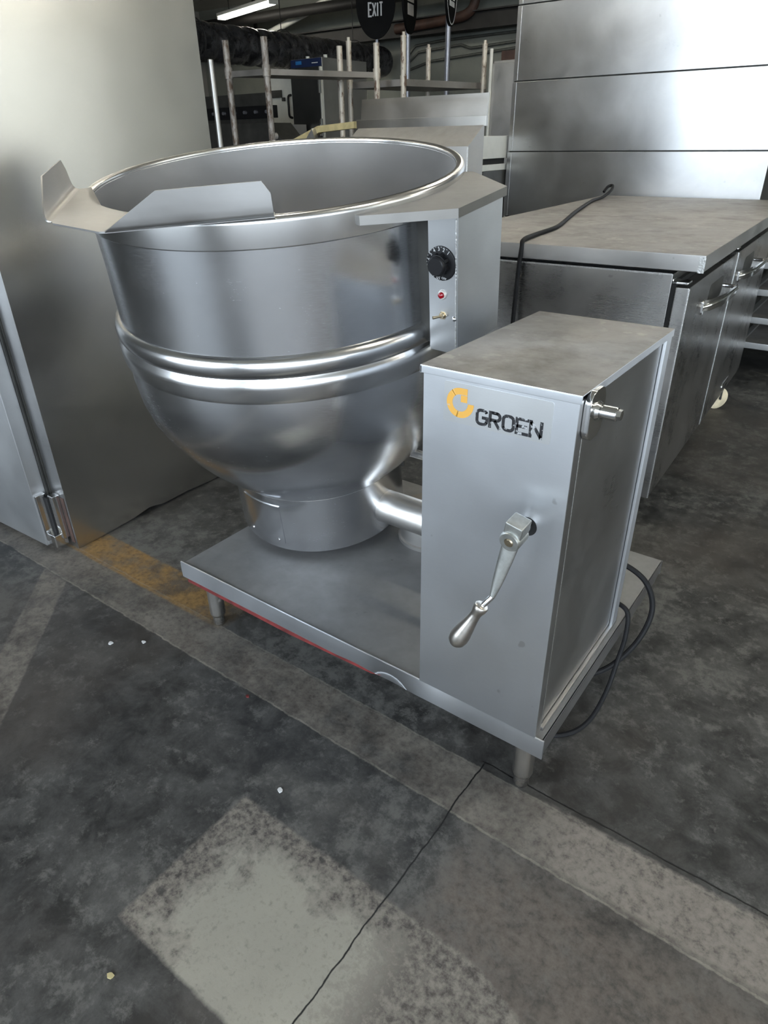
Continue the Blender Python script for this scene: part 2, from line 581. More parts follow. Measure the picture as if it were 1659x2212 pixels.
def text_mesh(mb_name, body, size, mat, parent, M4, depth=.0006):
    cu = bpy.data.curves.new(mb_name, 'FONT')
    cu.body = body
    cu.size = size
    cu.extrude = depth
    cu.align_x = 'CENTER'; cu.align_y = 'CENTER'
    cu.resolution_u = 3
    tmp = bpy.data.objects.new(mb_name + '_tmp', cu)
    COL.objects.link(tmp)
    dg = bpy.context.evaluated_depsgraph_get()
    me = bpy.data.meshes.new_from_object(tmp.evaluated_get(dg))
    bpy.data.objects.remove(tmp)
    me.transform(M4)
    me.materials.clear(); me.materials.append(M[mat])
    o = bpy.data.objects.new(mb_name, me)
    COL.objects.link(o)
    o.parent = parent
    return o


FYZ = Matrix(((0, 0, 1, 0), (1, 0, 0, 0), (0, 1, 0, 0), (0, 0, 0, 1)))     # (u,v,w) -> x=w, y=u, z=v
FXZ = Matrix(((1, 0, 0, 0), (0, 0, -1, 0), (0, 1, 0, 0), (0, 0, 0, 1)))     # (u,v,w) -> x=u, z=v, y=-w


# ------------------------------------------------------------------ the hall
struct(MB().box(LX - .2, RX + .2, FY - .2, BY + .2, -.12, 0), 'floor', 'floor')
M['apron'] = wall_mat('pale_concrete_apron', (.26, .26, .25), (.34, .335, .32))  # pale ground outside, added so sky light bounces into the hall
struct(MB().box(LX - 14, RX + 14, FY - 24, FY - .2, -.12, -.005), 'floor_apron', 'apron')
struct(MB().box(RX + .2, RX + 14, FY - .2, BY + 10, -.12, -.005), 'floor_apron_side', 'apron')
struct(MB().box(LX - .2, RX + .2, FY - .2, BY + .2, CZ, CZ + .2), 'ceiling', 'ceiling')
struct(MB().box(LX - .2, RX + .2, BY, BY + .2, 0, CZ), 'wall_back', 'wallback')
struct(MB().box(LX - .2, LX, FY, BY, 0, CZ), 'wall_left', 'walldark')


def open_wall(name, lo, hi, opens, horiz):
    mb = MB()
    edges = [lo]
    for (a, b, z0, z1) in opens:
        edges += [a, b]
    edges.append(hi)

    def put(a, b, z0, z1):
        if horiz:
            mb.box(a, b, FY - .2, FY, z0, z1)
        else:
            mb.box(RX, RX + .2, a, b, z0, z1)
    for i in range(0, len(edges), 2):
        put(edges[i], edges[i + 1], 0, CZ)
    for (a, b, z0, z1) in opens:
        put(a, b, z1, CZ)
        if z0 > 0:
            put(a, b, 0, z0)
    return struct(mb, name, 'walldark' if horiz else 'wallcream')


M['wallcream'] = wall_mat('cream_painted_wall', (.66, .63, .56), (.74, .71, .64))
open_wall('wall_front', LX, RX, FRONT_OPEN, True)
open_wall('wall_right', FY, BY, RIGHT_OPEN, False)
# unseen neighbour building, added to give the steel dimmer warm reflections
M['added_facade'] = wall_mat('added_warm_facade', (.38, .355, .30), (.45, .42, .36))
struct(MB().box(RX + 6.5, RX + 7, .4, BY + 8, -.1, 7.5), 'wall_neighbour_added', 'added_facade')
# ceiling beams
for i, (yb, zb, h) in enumerate(((8.45, 2.42, .20), (6.6, 2.86, .10))):
    m = MB()
    m.box(LX, RX - .4, yb - .09, yb + .09, zb, zb + .015)
    m.box(LX, RX - .4, yb - .09, yb + .09, zb + h - .015, zb + h)
    m.box(LX, RX - .4, yb - .012, yb + .012, zb, zb + h)
    if zb + h < CZ:
        for xx in (-9, -6, -3, 0, 3, 5.5):
            m.box(xx - .02, xx + .02, yb - .02, yb + .02, zb + h, CZ)
    struct(m, 'trim_%d' % (i + 1), 'beam')

# ------------------------------------------------------------------ tilting kettle
# kettle frame: the pot is tilted a little forward on its trunnion
KROT = Euler((0.1423, 0.0488, 0)).to_matrix().to_4x4()
KC = Vector((-0.7462, 0.2952, 1.1444))
K = Matrix.Translation(KC) @ KROT
ket = thing('tilting_kettle', 'large round stainless tilting kettle with crank console standing on a low steel tray', 'kettle', (0, 0, 0))

ZB = .2125
BX0, BX1, BD = -.936, .1107, .752
# tray: top plate, front lip with a bent lower edge, side lips
tray = MB().box(BX0, BX1, 0.003, BD, ZB - .004, ZB, .001).box(BX0, BX0 + .004, 0.003, BD, ZB - .04, ZB - .004).box(BX0, BX1, BD - .004, BD, ZB - .04, ZB - .004).build('tray', 'tray', ket)
lip = MB()
rows_t, rows_b, rows_ti, rows_bi = [], [], [], []
NL = 90
for i in range(NL + 1):
    x = BX0 - .004 + (BX1 + .003 - BX0 + .004) * i / NL
    g = math.exp(-((x + .245) / .05) ** 2)
    g2 = math.exp(-((x + .12) / .05) ** 2)
    dz = -.008 * g + .006 * g2 + .004 * math.exp(-((x + .34) / .04) ** 2)
    dy = .010 * g - .004 * g2
    zt = ZB + .005 - .001 * math.sin(x * 9)
    rows_t.append((x, 0, zt)); rows_b.append((x, dy, .170 + dz))
    rows_ti.append((x, .0035, zt)); rows_bi.append((x, dy + .0035, .170 + dz))
mids = [((a[0], (a[1] + b[1]) / 2 - .001, (a[2] + b[2]) / 2)) for a, b in zip(rows_t, rows_b)]
lip.grid([rows_t, mids, rows_b, rows_bi, rows_ti, rows_t])
lip.ngon([rows_t[0], rows_ti[0], rows_bi[0], rows_b[0]]).ngon([rows_t[-1], rows_b[-1], rows_bi[-1], rows_ti[-1]])
lip.build('front_lip', 'lip', ket, 50)
MB().prism([(0.004, ZB), (BD, ZB), (BD, ZB - .026), (BD - .05, ZB - .042), (0.004, ZB - .042)], BX1 - .003, BX1,
           R=Matrix(((0, 0, 1, 0), (1, 0, 0, 0), (0, 1, 0, 0), (0, 0, 0, 1)))).build('side_lip', 'tray', ket)
MB().prism([(BX0 + .006, .169), (BX0 + .006, .152), (-.55, .150), (-.30, .160), (-.27, .169)], -.030, -.006, R=FXZ).build('red_angle_iron', 'redpaint', ket)['label'] = 'red painted angle iron under the tray lip'
for (lx_, ly_) in ((-.885, .052), (.057, .062), (-.885, .69), (.057, .69)):
    lg = MB().lathe([(0, ZB - .006), (.0215, ZB - .006), (.0215, .040), (.0195, .034), (.0165, .030), (.0165, .006), (.014, 0), (0, 0)], 28, Matrix.Translation((lx_, ly_, 0))).build('leg', 'leg', ket)

# console box on the right end of the tray
CX0, CX1, CD, CT = -.165, .0955, .430, .880
con = MB().box(CX0, CX1, 0, .0025, ZB, CT, 0).box(CX0, CX0 + .0025, .0025, CD, ZB, CT).box(CX0, CX1, CD - .0025, CD, ZB, CT)
con.box(CX1 - .004, CX1 + .003, CD - .030, CD, ZB, CT, .0015)
con.build('console_body', 'console', ket)
MB().box(CX1 - .004, CX1, .0025, .026, ZB, CT, .001).build('side_flange', 'conside_shaded', ket)
pan = MB().box(CX1 - .012, CX1 - .004, .027, CD - .032, ZB + .012, CT - .006, .001).build('side_panel', 'conside_shaded', ket)
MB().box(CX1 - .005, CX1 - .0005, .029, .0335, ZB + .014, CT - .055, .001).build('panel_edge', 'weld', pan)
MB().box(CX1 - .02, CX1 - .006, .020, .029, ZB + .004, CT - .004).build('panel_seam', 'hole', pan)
MB().box(CX1 - .02, CX1 + .004, .028, CD, ZB, ZB + .008, .002).build('sill', 'conside_shaded', ket)
lid = MB()
lid.box(CX0 - .004, CX1 + .004, -.005, .435, .8895, .8915, .0008)
lid.box(CX0 - .004, CX1 + .004, -.005, -.0025, .8785, .8900, .0006)
lid.box(CX0 - .004, CX0 - .0015, -.005, .435, .8785, .8900)
lid.box(CX1 + .0015, CX1 + .004, .055, .435, .8785, .8900)
lid.build('console_lid', 'console', ket)
# latch on the console side


def rrect(w, h, r, n=5, cx=0, cy=0):
    pts = []
    for (sx, sy, a0) in ((1, 1, 0), (-1, 1, PI / 2), (-1, -1, PI), (1, -1, 1.5 * PI)):
        for i in range(n + 1):
            a = a0 + PI / 2 * i / n
            pts.append((cx + sx * (w / 2 - r) + r * math.cos(a), cy + sy * (h / 2 - r) + r * math.sin(a)))
    return pts


esc = MB().prism(rrect(.058, .076, .018, cx=.044, cy=.852), CX1 + .001, CX1 + .011, .002, R=FYZ).build('latch_plate', 'chrome', ket)
kb = MB().cyl((CX1 + .011, .046, .856), (CX1 + .016, .046, .856), .015, .012, 24)
kb.cyl((CX1 + .016, .046, .856), (CX1 + .040, .046, .856), .0105, .0105, 20, .001).cyl((CX1 + .040, .046, .856), (CX1 + .046, .046, .856), .0085, .0080, 6)
kb.build('latch_stem', 'chrome', esc)

# name plate with logo and lettering on the console front
npl = MB().prism(rrect(.184, .066, .004, cx=-.0335, cy=.8395), 0, .0009, R=FXZ)
M['plate'] = steel('name_plate_steel', (.70, .71, .715), .46, .04, .7, .04)
npl = npl.build('name_plate', 'plate', ket)
# logo: open ring with a block falling into it
lg = MB()
cxl, czl, ro, ri = -.0955, .8405, .0245, .0140
ring = []
for i in range(37):
    a = math.radians(90 + (362 - 90) * i / 36)
    ring.append(a)
LR = Matrix.Translation((0, 0, 0))
for a, b in zip(ring, ring[1:]):
    lg.prism([(cxl + ri * math.cos(a), czl + ri * math.sin(a)), (cxl + ro * math.cos(a), czl + ro * math.sin(a)),
              (cxl + ro * math.cos(b), czl + ro * math.sin(b)), (cxl + ri * math.cos(b), czl + ri * math.sin(b))], .0009, .0013, R=FXZ)
lg.prism([(cxl, czl + ri), (cxl + .0125, czl + ri), (cxl + .0125, czl + ro), (cxl, czl + ro)], .0009, .0013, R=FXZ)
lg.prism([(cxl + .001, czl + .002), (cxl + .0125, czl + .002), (cxl + .0125, czl + ri - .0009), (cxl + .001, czl + ri - .0009)], .0009, .0013, R=FXZ)
lg.build('logo', 'logo', npl)['label'] = 'worn orange letter-shaped emblem'
# GROEN
lx0, lz0, LW, LH, SW = -.0668, .8115, .0220, .0275, .0050
h2 = SW / 2


def letter(ch, x):
    w, h, r = LW - SW, LH - SW, .006
    def arc(cx_, cy_, a0, a1, n=5):
        return [(cx_ + r * math.cos(math.radians(a0 + (a1 - a0) * i / n)), cy_ + r * math.sin(math.radians(a0 + (a1 - a0) * i / n))) for i in range(n + 1)]
    S = []
    if ch == 'O':
        S.append((arc(w - r, h - r, 0, 90) + arc(r, h - r, 90, 180) + arc(r, r, 180, 270) + arc(w - r, r, 270, 360), True))
    elif ch == 'G':
        S.append((arc(w - r, h - r, 20, 90) + arc(r, h - r, 90, 180) + arc(r, r, 180, 270) + arc(w - r, r, 270, 360) + [(w, h * .48), (w * .5, h * .48)], False))
    elif ch == 'R':
        r2 = h * .26
        S.append(([(0, -h2), (0, h), (w - r2, h)] + [(w - r2 + r2 * math.cos(math.radians(a)), h - r2 + r2 * math.sin(math.radians(a))) for a in (60, 30, 0, -30, -60)] + [(w - r2, h - 2 * r2), (0.001, h - 2 * r2)], False))
        S.append(([(w * .45, h * .46), (w, -h2)], False))
    elif ch == 'E':
        S.append(([(w + h2, h), (0, h), (0, 0), (w + h2, 0)], False))
        S.append(([(0, h * .5), (w, h * .5)], False))
    elif ch == 'N':
        S.append(([(0, -h2), (0, h + h2)], False)); S.append(([(w, -h2), (w, h + h2)], False)); S.append(([(0, h), (w, 0)], False))
    return [([(x + h2 + p[0], lz0 + h2 + p[1]) for p in pts], c) for pts, c in S]


for i, ch in enumerate('GROEN'):
    m = MB()
    for pts, c in letter(ch, lx0 + i * .0226):
        m.stroke(pts, SW, .0004, FXZ @ Matrix.Translation((0, 0, .0009)), c)
    m.build('letter', 'groen2' if ch in 'EN' else 'groen', npl)['label'] = 'worn black letter %s of the name GROEN' % ch

# tilting crank
crank_hole = MB().cyl((.0365, .001, .660), (.0365, -.0008, .660), .0165, n=32).build('crank_hole', 'hole', ket)
cr = MB().cyl((.0365, .01, .660), (.040, -.052, .672), .0100, n=20).build('crank_shaft', 'chrome', ket)
hub = MB()
Rh = Matrix.Translation((.0415, -.052, .678)) @ Euler((math.radians(8), math.radians(12), 0)).to_matrix().to_4x4()
hub.box(-.0150, .0150, -.016, .016, -.012, .022, .003, R=Rh)
hub.lathe([(0, -.020), (.0155, -.020), (.0175, -.017), (.0175, .012), (0, .012)], 32, Rh @ Matrix.Translation((0, 0, -.010)) @ Matrix.Rotation(PI / 2, 4, 'X') @ Matrix.Rotation(PI, 4, 'X'))
hub = hub.build('crank_hub', 'arm', cr)
Rs = Rh @ Matrix.Translation((0, -.0195, -.010)) @ Matrix.Rotation(PI / 2, 4, 'X')
MB().lathe([(0, .0025), (.006, .0022), (.0078, .0005), (.0085, -.001), (0, -.001)], 24, Rs).build('crank_screw', 'brass', cr)
arm = MB()
A0, A1 = Vector((.0385, -.060, .660)), Vector((.0185, -.068, .556))
dv = (A1 - A0).normalized()
sd = dv.cross(Vector((0, 1, 0))).normalized()
up_ = sd.cross(dv).normalized()
rows = []
for (t, w, th) in ((0, .0140, .005), (.3, .0125, .0045), (.7, .0092, .004), (.9, .0066, .0045), (1.0, .0050, .0050)):
    c = A0 + (A1 - A0) * t
    rows.append([c + sd * w * math.cos(a) + up_ * th * (math.sin(a) if abs(math.sin(a)) < .9 else math.copysign(1, math.sin(a))) for a in [2 * PI * k / 16 for k in range(17)]])
arm.grid(rows)
arm.build('crank_arm', 'arm', cr, 60)
arm2 = MB().tube([A1 + Vector((0, .002, .006)), A1, A1 + Vector((-.006, -.006, -.010)), (.004, -.080, .5325)], .0048, 12).build('crank_bend', 'chrome', cr)
G0, G1 = Vector((.0065, -.078, .5385)), Vector((-.034, -.094, .447))
gd = (G1 - G0)
Rg = Matrix.Translation(G0) @ gd.to_track_quat('Z', 'Y').to_matrix().to_4x4()
gl = gd.length
MB().lathe([(0, 0), (.0095, 0), (.0125, .003), (.0120, .010), (.0098, .018), (.0092, .024), (.0105, .036), (.0138, .055), (.0165, .072), (.0170, .082), (.0150, .092), (.0100, .0985), (0, gl)], 28, Rg).build('crank_grip', 'cast', cr, 60)

# round drum on the tray behind the trunnion
MB().lathe([(.0, .305), (.088, .305), (.092, .300), (.092, ZB + .012), (.098, ZB + .010), (.098, ZB), (0, ZB)], 56, Matrix.Translation((-.462, .512, 0))).build('pedestal', 'backdull', ket)

# pot, tilted
bowl_out = [(.3985, -.044), (.3985, -.052), (.399, -.15), (.4025, -.250), (.4095, -.345), (.4125, -.390), (.4085, -.445), (.3985, -.490), (.3800, -.535), (.3540, -.580), (.3220, -.625), (.2860, -.666), (.2600, -.692), (.2400, -.712), (.2375, -.715)]
bowl = MB(K).lathe(bowl_out, 128).build('bowl', 'kettle', ket, 40)
inner = [(.3870, -.002), (.3865, -.30), (.3800, -.37), (.3600, -.44), (.3200, -.52), (.26, -.59), (.18, -.64), (.09, -.665), (0, -.672)]
MB(K).lathe(inner, 128).build('bowl_inside', 'inside', bowl, 50)
rim = [(.3868, -.006), (.3880, .0005), (.3925, .0042), (.4000, .0042), (.4050, .0005), (.4068, -.006), (.4068, -.0455), (.4055, -.0480), (.3980, -.0490)]
MB(K).lathe(rim, 128).build('rim', 'polish', bowl, 40)
band = [(.4020, -.2460), (.4080, -.2480), (.4150, -.2540), (.4185, -.2640), (.4185, -.2760), (.4150, -.2850), (.4125, -.2890), (.4150, -.2940), (.4195, -.3010), (.4205, -.3100), (.4200, -.3320), (.4185, -.3400), (.4085, -.3440)]
MB(K).lathe(band, 128).build('bead_band', 'polish', bowl, 50)
neck = MB(K).lathe([(.2340, -.690), (.2348, -.715), (.2358, -.800), (.2362, -.886), (.2340, -.887), (.2300, -.880), (0, -.870)], 128).build('neck', 'kettle', ket, 40)
MB(K).lathe([(.2378, -.7125), (.2384, -.7155), (.2362, -.7175)], 128).build('weld_line', 'polish', neck)
# access cover on the neck
cov = MB(K)
a0, a1 = math.radians(-107), math.radians(-75)
rows = []
for (r, h) in ((.2350, -.742), (.2378, -.742), (.2378, -.866), (.2350, -.866)):
    rows.append([(r * math.cos(a0 + (a1 - a0) * i / 16), r * math.sin(a0 + (a1 - a0) * i / 16), h) for i in range(17)])
cov.grid(rows)
for k in (0, -1):
    cov.ngon([rows[0][k], rows[1][k], rows[2][k], rows[3][k]])
cov = cov.build('access_cover', 'kettle', neck)
for ad in (-103.5, -79.5):
    c, s_ = math.cos(math.radians(ad)), math.sin(math.radians(ad))
    R = K @ Matrix.Translation((.2378 * c, .2378 * s_, -.856)) @ Vector((c, s_, 0)).to_track_quat('Z', 'Y').to_matrix().to_4x4()
    MB(R).lathe([(0, .0028), (.003, .0022), (.0045, .0005), (.005, -.001), (0, -.001)], 16).build('cover_screw', 'chrome', neck)

# spout: flat floor plus two turned-up cheeks
sp = MB(K)
P0, P1 = Vector((.080, -.490)), Vector((.283, -.300))
arc = []
aA = math.atan2(P1.y, P1.x)
for i in range(25):
    a = aA + (-PI - 2 * aA) * i / 24
    arc.append((.3885 * math.cos(a), .3885 * math.sin(a)))
outer = [(-P1.x, P1.y), (-P0.x, P0.y), (-P0.x + .012, P0.y - .006), (P0.x - .012, P0.y - .006), (P0.x, P0.y), (P1.x, P1.y)]
top = .0065
loop = [(p[0], p[1]) for p in outer] + arc
lo_ = [sp._v((p[0], p[1], top - .003)) for p in loop]
hi_ = [sp._v((p[0], p[1], top)) for p in loop]
f1 = sp.b.faces.new(hi_); f2 = sp.b.faces.new(lo_[::-1])
for i in range(len(loop)):
    j = (i + 1) % len(loop)
    sp.b.faces.new((lo_[i], lo_[j], hi_[j], hi_[i]))
bmesh.ops.triangulate(sp.b, faces=[f1, f2])
spo = sp.build('spout', 'spout', ket)
for sgn in (1, -1):
    ck = MB(K)
    A = Vector((sgn * P0.x, P0.y, top)); B = Vector((sgn * P1.x, P1.y, top))
    d = (B - A).normalized(); L = (B - A).length
    nrm = Vector((-d.y, d.x, 0))
    if nrm.dot(Vector((sgn, -1, 0))) < 0:
        nrm = -nrm
    prof = [(0, 0)] + [(.012 * math.sin(math.radians(t)), .012 * (1 - math.cos(math.radians(t)))) for t in (20, 40, 60, 80)] + [(.0135, .02), (.0150, .038), (.0165, .0575)]
    rowsA, rowsB = [], []
    for (o_, z_) in prof:
        t0 = .0 + .098 * max(0, (z_ - .002) / .0555)
        t1 = L - .000 - .012 * max(0, (z_ - .05) / .0075)
        ra, rb = [], []
        for i in range(9):
            t = t0 + (t1 - t0) * i / 8
            q = A + d * t + nrm * o_ + Vector((0, 0, z_))
            ra.append(q); rb.append(q + nrm * .0028 - Vector((0, 0, .0012 if z_ < .015 else 0)))
        rowsA.append(ra); rowsB.append(rb)
    ck.grid(rowsA); ck.grid(rowsB)
    ck.grid([rowsA[-1], rowsB[-1]]); ck.grid([rowsA[0], rowsB[0]])
    ck.grid([[r[0] for r in rowsA], [r[0] for r in rowsB]]); ck.grid([[r[-1] for r in rowsA], [r[-1] for r in rowsB]])
    ck.build('spout_cheek', 'spout', spo, 40)

# control box on the pot's right side
pl = MB(K)
arcp = []
for i in range(15):
    a = math.radians(27 - 54 * i / 14)
    arcp.append((.4045 * math.cos(a), .4045 * math.sin(a)))
loop = arcp + [(.372, -.186), (.506, -.078), (.506, .098), (.378, .192)]
lo_ = [pl._v((p[0], p[1], -.028)) for p in loop]
hi_ = [pl._v((p[0], p[1], -.012)) for p in loop]
f1 = pl.b.faces.new(hi_[::-1]); f2 = pl.b.faces.new(lo_)
for i in range(len(loop)):
    j = (i + 1) % len(loop)
    pl.b.faces.new((lo_[i], lo_[j], hi_[j], hi_[i]))
bmesh.ops.triangulate(pl.b, faces=[f1, f2])
M['boxtop'] = steel('control_box_top_steel', (.44, .43, .415), .36, .1, .2, .06, dust=.6, dust_col=(.13, .127, .122))
pl.build('control_box_top', 'boxtop', ket)
M['ctrl'] = steel('control_box_steel', (.60, .61, .62), .40, .05, .7, .05, spots=.15)
cb = MB(K).box(.436, .501, -.070, .094, -.288, -.027, .0015).build('control_box', 'ctrl', ket)
MB(K).box(.375, .437, -.045, .07, -.285, -.028).build('box_bracket', 'slate', cb)  # dark colour paints the shade in the recess between box and pot
MB(K).box(.4955, .4985, -.0715, -.0695, -.286, -.030, .0006).build('corner_weld', 'weld', cb)
Rf = K @ Matrix.Translation((.4655, -.0700, -.113)) @ Matrix.Rotation(PI / 2, 4, 'X')     # local z points to -y (out)
dial = MB(Rf).lathe([(0, .0035), (.0280, .0035), (.0312, .0022), (.0318, 0), (0, 0)], 56).build('dial', 'black', cb)
kn = MB(Rf)
prof_n = 48
base, topr = [], []
for i in range(prof_n):
    a = 2 * PI * i / prof_n
    r = .0185 + .0022 * (1 if (i // 3) % 2 else -1)
    base.append((r * math.cos(a), r * math.sin(a), .0035)); topr.append((r * .93 * math.cos(a), r * .93 * math.sin(a), .016))
kn.grid([base + [base[0]], topr + [topr[0]]])
kn.lathe([(0, .0235), (.0155, .0235), (.0172, .022), (.0178, .016), (.0195, .0158)], 40)
kn.build('knob', 'black', dial, 30)
for i, t in enumerate(['1', '2', '3', '4', '5', '6', '7', '8', '9', '10']):
    a = math.radians(52 + (i * 23.0))
    r = .0262
    text_mesh('dial_number', t, .0088, 'white', dial, Rf @ Matrix.Translation((r * math.cos(a), r * math.sin(a), .0036)) @ Matrix.Rotation(a - PI / 2, 4, 'Z'), .0001)
tk = MB(Rf)
for i in range(20):
    a = math.radians(52 + i * 11.5)
    R_ = Matrix.Rotation(a, 4, 'Z')
    tk.box(.0298, .0310, -.0004, .0004, .0033, .0036, R=R_)
tk.build('dial_ticks', 'white', dial)
text_mesh('dial_off_mark', 'OFF', .0060, 'white', dial, Rf @ Matrix.Translation((.007, -.0262, .0036)) @ Matrix.Rotation(math.radians(-12), 4, 'Z'), .0001)
Rl = K @ Matrix.Translation((.4670, -.0700, -.1712)) @ Matrix.Rotation(PI / 2, 4, 'X')
lr = MB(Rl).lathe([(0, .004), (.0078, .004), (.0092, .002), (.0094, 0), (0, 0)], 28).build('lamp_ring', 'ring', cb)
MB(Rl).lathe([(0, .0105), (.003, .010), (.0055, .008), (.0062, .004), (0, .004)], 24).build('pilot_lamp', 'red', lr)['label'] = 'small red pilot lamp lens'
Rt = K @ Matrix.Translation((.4675, -.0700, -.2120)) @ Matrix.Rotation(PI / 2, 4, 'X')
tg = MB(Rt).lathe([(0, .001), (.0085, .001), (.0085, 0), (0, 0)], 6).lathe([(0, .007), (.0052, .007), (.0058, .001), (0, .001)], 16).build('toggle_switch', 'brass', cb)
MB(Rt).tube([(0, 0, .006), (-.004, .0005, .013), (-.010, .0005, .021)], lambda t: .0018 + .0014 * t, 10, 3).build('toggle_lever', 'brass', tg)
Rw = K @ Matrix.Translation((.4935, -.0700, -.2150)) @ Matrix.Rotation(PI / 2, 4, 'X')
MB(Rw).lathe([(0, .004), (.0035, .003), (.0052, .001), (.0056, 0), (0, 0)], 20).build('box_screw', 'chrome', cb)

# trunnion tube, upper rod
yt, zt_ = .412, .3255
M['trunnion'] = steel('trunnion_steel', (.62, .60, .57), .34, .06, .3, .05, tang='X')
MB().cyl((-.62, yt, zt_), (CX0 + .005, yt, zt_), .0455, n=48).build('trunnion', 'trunnion', ket)
rod = MB().cyl((-.535, .418, .503), (CX0 + .005, .418, .503), .0115, n=20).build('locking_rod', 'leg', ket)
MB().cyl((-.517, .418, .503), (-.505, .418, .503), .020, n=24, bev=.003).cyl((-.500, .418, .503), (-.493, .418, .503), .019, n=24, bev=.002).build('rod_bush', 'black', rod)
MB().box(-.512, -.488, .405, .411, .465, .490, .001).build('rod_clip', 'slate', rod)

# power lead of the kettle
cord = MB().tube([(.02, .46, .35), (.07, .475, .345), (.128, .50, .30), (.158, .495, .235), (.150, .455, .165), (.115, .39, .115), (.07, .34, .10), (.03, .32, .12)], .0065, 10, 8)
cord.build('power_lead', 'rubber', ket)
MB().tube([(.085, .447, .255), (.118, .436, .245), (.128, .42, .19), (.126, .40, .13), (.125, .355, .065), (.115, .29, .022), (.085, .235, .009), (.03, .20, .008), (-.06, .19, .008)], .0055, 10, 8).build('earth_lead', 'rubber', ket)

# ------------------------------------------------------------------ upright refrigerator on the left
fr = thing('upright_refrigerator', 'tall stainless upright refrigerator with smudged bare side next to the kettle spout', 'refrigerator', (-1.585, .043, 0), math.radians(2.3))
# local: x<=0 body, y>=0
FD, FH = .83, 2.08
body = MB()
side_pts = [(0.0, .0), (.10, .004), (.22, .010), (.30, .022), (.36, .010), (.48, .012), (.60, .004), (.74, .008), (FD, 0)]
body.prism([(a, b) for a, b in side_pts] + [(FD, FH), (0, FH)], -.0025, 0, R=FYZ)
body.box(-.78, -.003, FD - .01, FD, .01, FH)
body.box(-.78, -.003, .002, FD - .01, FH - .01, FH)
body.box(-.78, -.003, .06, FD - .01, .02, .03)
body.build('side_panel', 'fridge', fr)
MB().box(-.075, -.002, 0, .004, .0, FH, .001).box(-.78, -.70, 0, .004, 0, FH, .001).build('front_frame', 'conside_shaded', fr)
MB().box(-.095, -.0765, -.005, .0, .02, FH - .02).box(-.095, -.0800, -.010, -.005, .02, FH - .02).box(-.095, -.0765, -.014, -.010, .02, FH - .02).build('door_gasket', 'slate', fr)
dr = MB().box(-.78, -.083, -.062, -.014, .015, FH - .02, .003).build('door', 'frdoor', fr)
MB().box(-.735, -.70, -.12, -.105, .95, 1.25, .004).box(-.73, -.705, -.11, -.06, .96, .98).box(-.73, -.705, -.11, -.06, 1.22, 1.24).build('door_handle', 'chrome', dr)
hg = MB().box(-.062, -.032, -.026, .0, .040, .20, .003).box(-.094, -.072, -.058, -.024, .035, .205, .003).box(-.090, -.040, -.052, -.006, .012, .060, .005)
hg.build('hinge', 'chrome', fr)
MB().box(-.074, -.060, -.030, -.002, .05, .19).build('hinge_gap_shade', 'hole', fr)  # dark filler painted for the shade between the hinge halves
MB().box(-.030, -.012, -.002, .0005, .02, .19).build('hinge_rust', 'rustpipe', fr)

# ------------------------------------------------------------------ under-counter refrigerator
uc = thing('undercounter_refrigerator', 'low two-door stainless counter refrigerator with dusty worktop beside the panelled hood', 'refrigerator', (-.05, 1.275, 0), math.radians(2.0))
WT, WL, WD = .9, 2.0, .96
wt = MB().box(-WD, 0, 0, WL, .853, WT, .0025).build('worktop', 'counter', uc)
MB().box(-.016, .0012, -.0012, .002, .852, .895).build('corner_strip', 'weld', wt)
bd = MB().box(-WD + .03, -.082, .012, WL - .25, .13, .842, .003).build('cabinet_body', 'countside_shaded', uc)
MB().box(-WD + .03, -.085, .010, .014, .838, .843).build('side_trim', 'weld', bd)
MB().box(-WD + .05, -.10, .05, WL - .28, .842, .853).build('top_gap', 'hole', uc)
for k, (ya, yb_) in enumerate(((.014, .800), (.812, WL - .262))):
    dd = MB().box(-.070, -.030, ya, yb_, .104, .806, .004).build('door', 'countside_shaded', uc)
    MB().box(-.0320, -.0285, ya + .0005, ya + .010, .106, .804, .001).build('door_edge', 'weld', dd)
    hn = MB()
    ya0, ya1 = (ya + .27, ya + .60) if k == 0 else (ya + .12, ya + .47)
    hn.tube([(-.031, ya0, .70), (-.012, ya0 + .03, .705), (.010, ya0 + .12, .712), (.018, ya1 - .03, .716), (.010, ya1, .716), (-.020, ya1 + .01, .716), (-.031, ya1 + .01, .716)], .0065, 10, 6)
    hn.prism(rrect(.024, .046, .008, cx=ya0 + .004, cy=.700), -.031, -.026, .001, R=FYZ)
    hn.grid([[(-.028, ya0, .688), (-.010, ya0 + .03, .686), (.012, ya0 + .12, .690), (.021, ya1 - .03, .694), (.014, ya1, .696)],
             [(-.028, ya0, .722), (-.010, ya0 + .03, .724), (.012, ya0 + .12, .728), (.021, ya1 - .03, .732), (.014, ya1, .732)]])
    hn.build('door_handle', 'chrome', dd)
    rc = MB().prism(rrect(.24, .07, .03, cx=(ya0 + ya1) / 2 + .02, cy=.725), -.0305, -.0295, R=FYZ).build('recess_shade', 'slate', dd)  # flat dark plate painting the shade of a handle recess
    hh = MB().box(-.085, -.036, ya + .004, ya + .055, .812, .821, .003).box(-.115, -.08, ya + .012, ya + .05, .816, .826, .002).build('hinge', 'chrome', uc)
MB().box(-.082, -.070, .018, WL - .262, .11, .82).build('door_seal', 'hole', uc)
emb = MB().prism(rrect(.16, .036, .017, cx=1.31, cy=.150), -.030, -.0275, .0008, R=FYZ).build('badge', 'chrome', uc)
MB().prism(rrect(.12, .014, .006, cx=1.31, cy=.150), -.0276, -.0270, R=FYZ).build('badge_field', 'slate', emb)
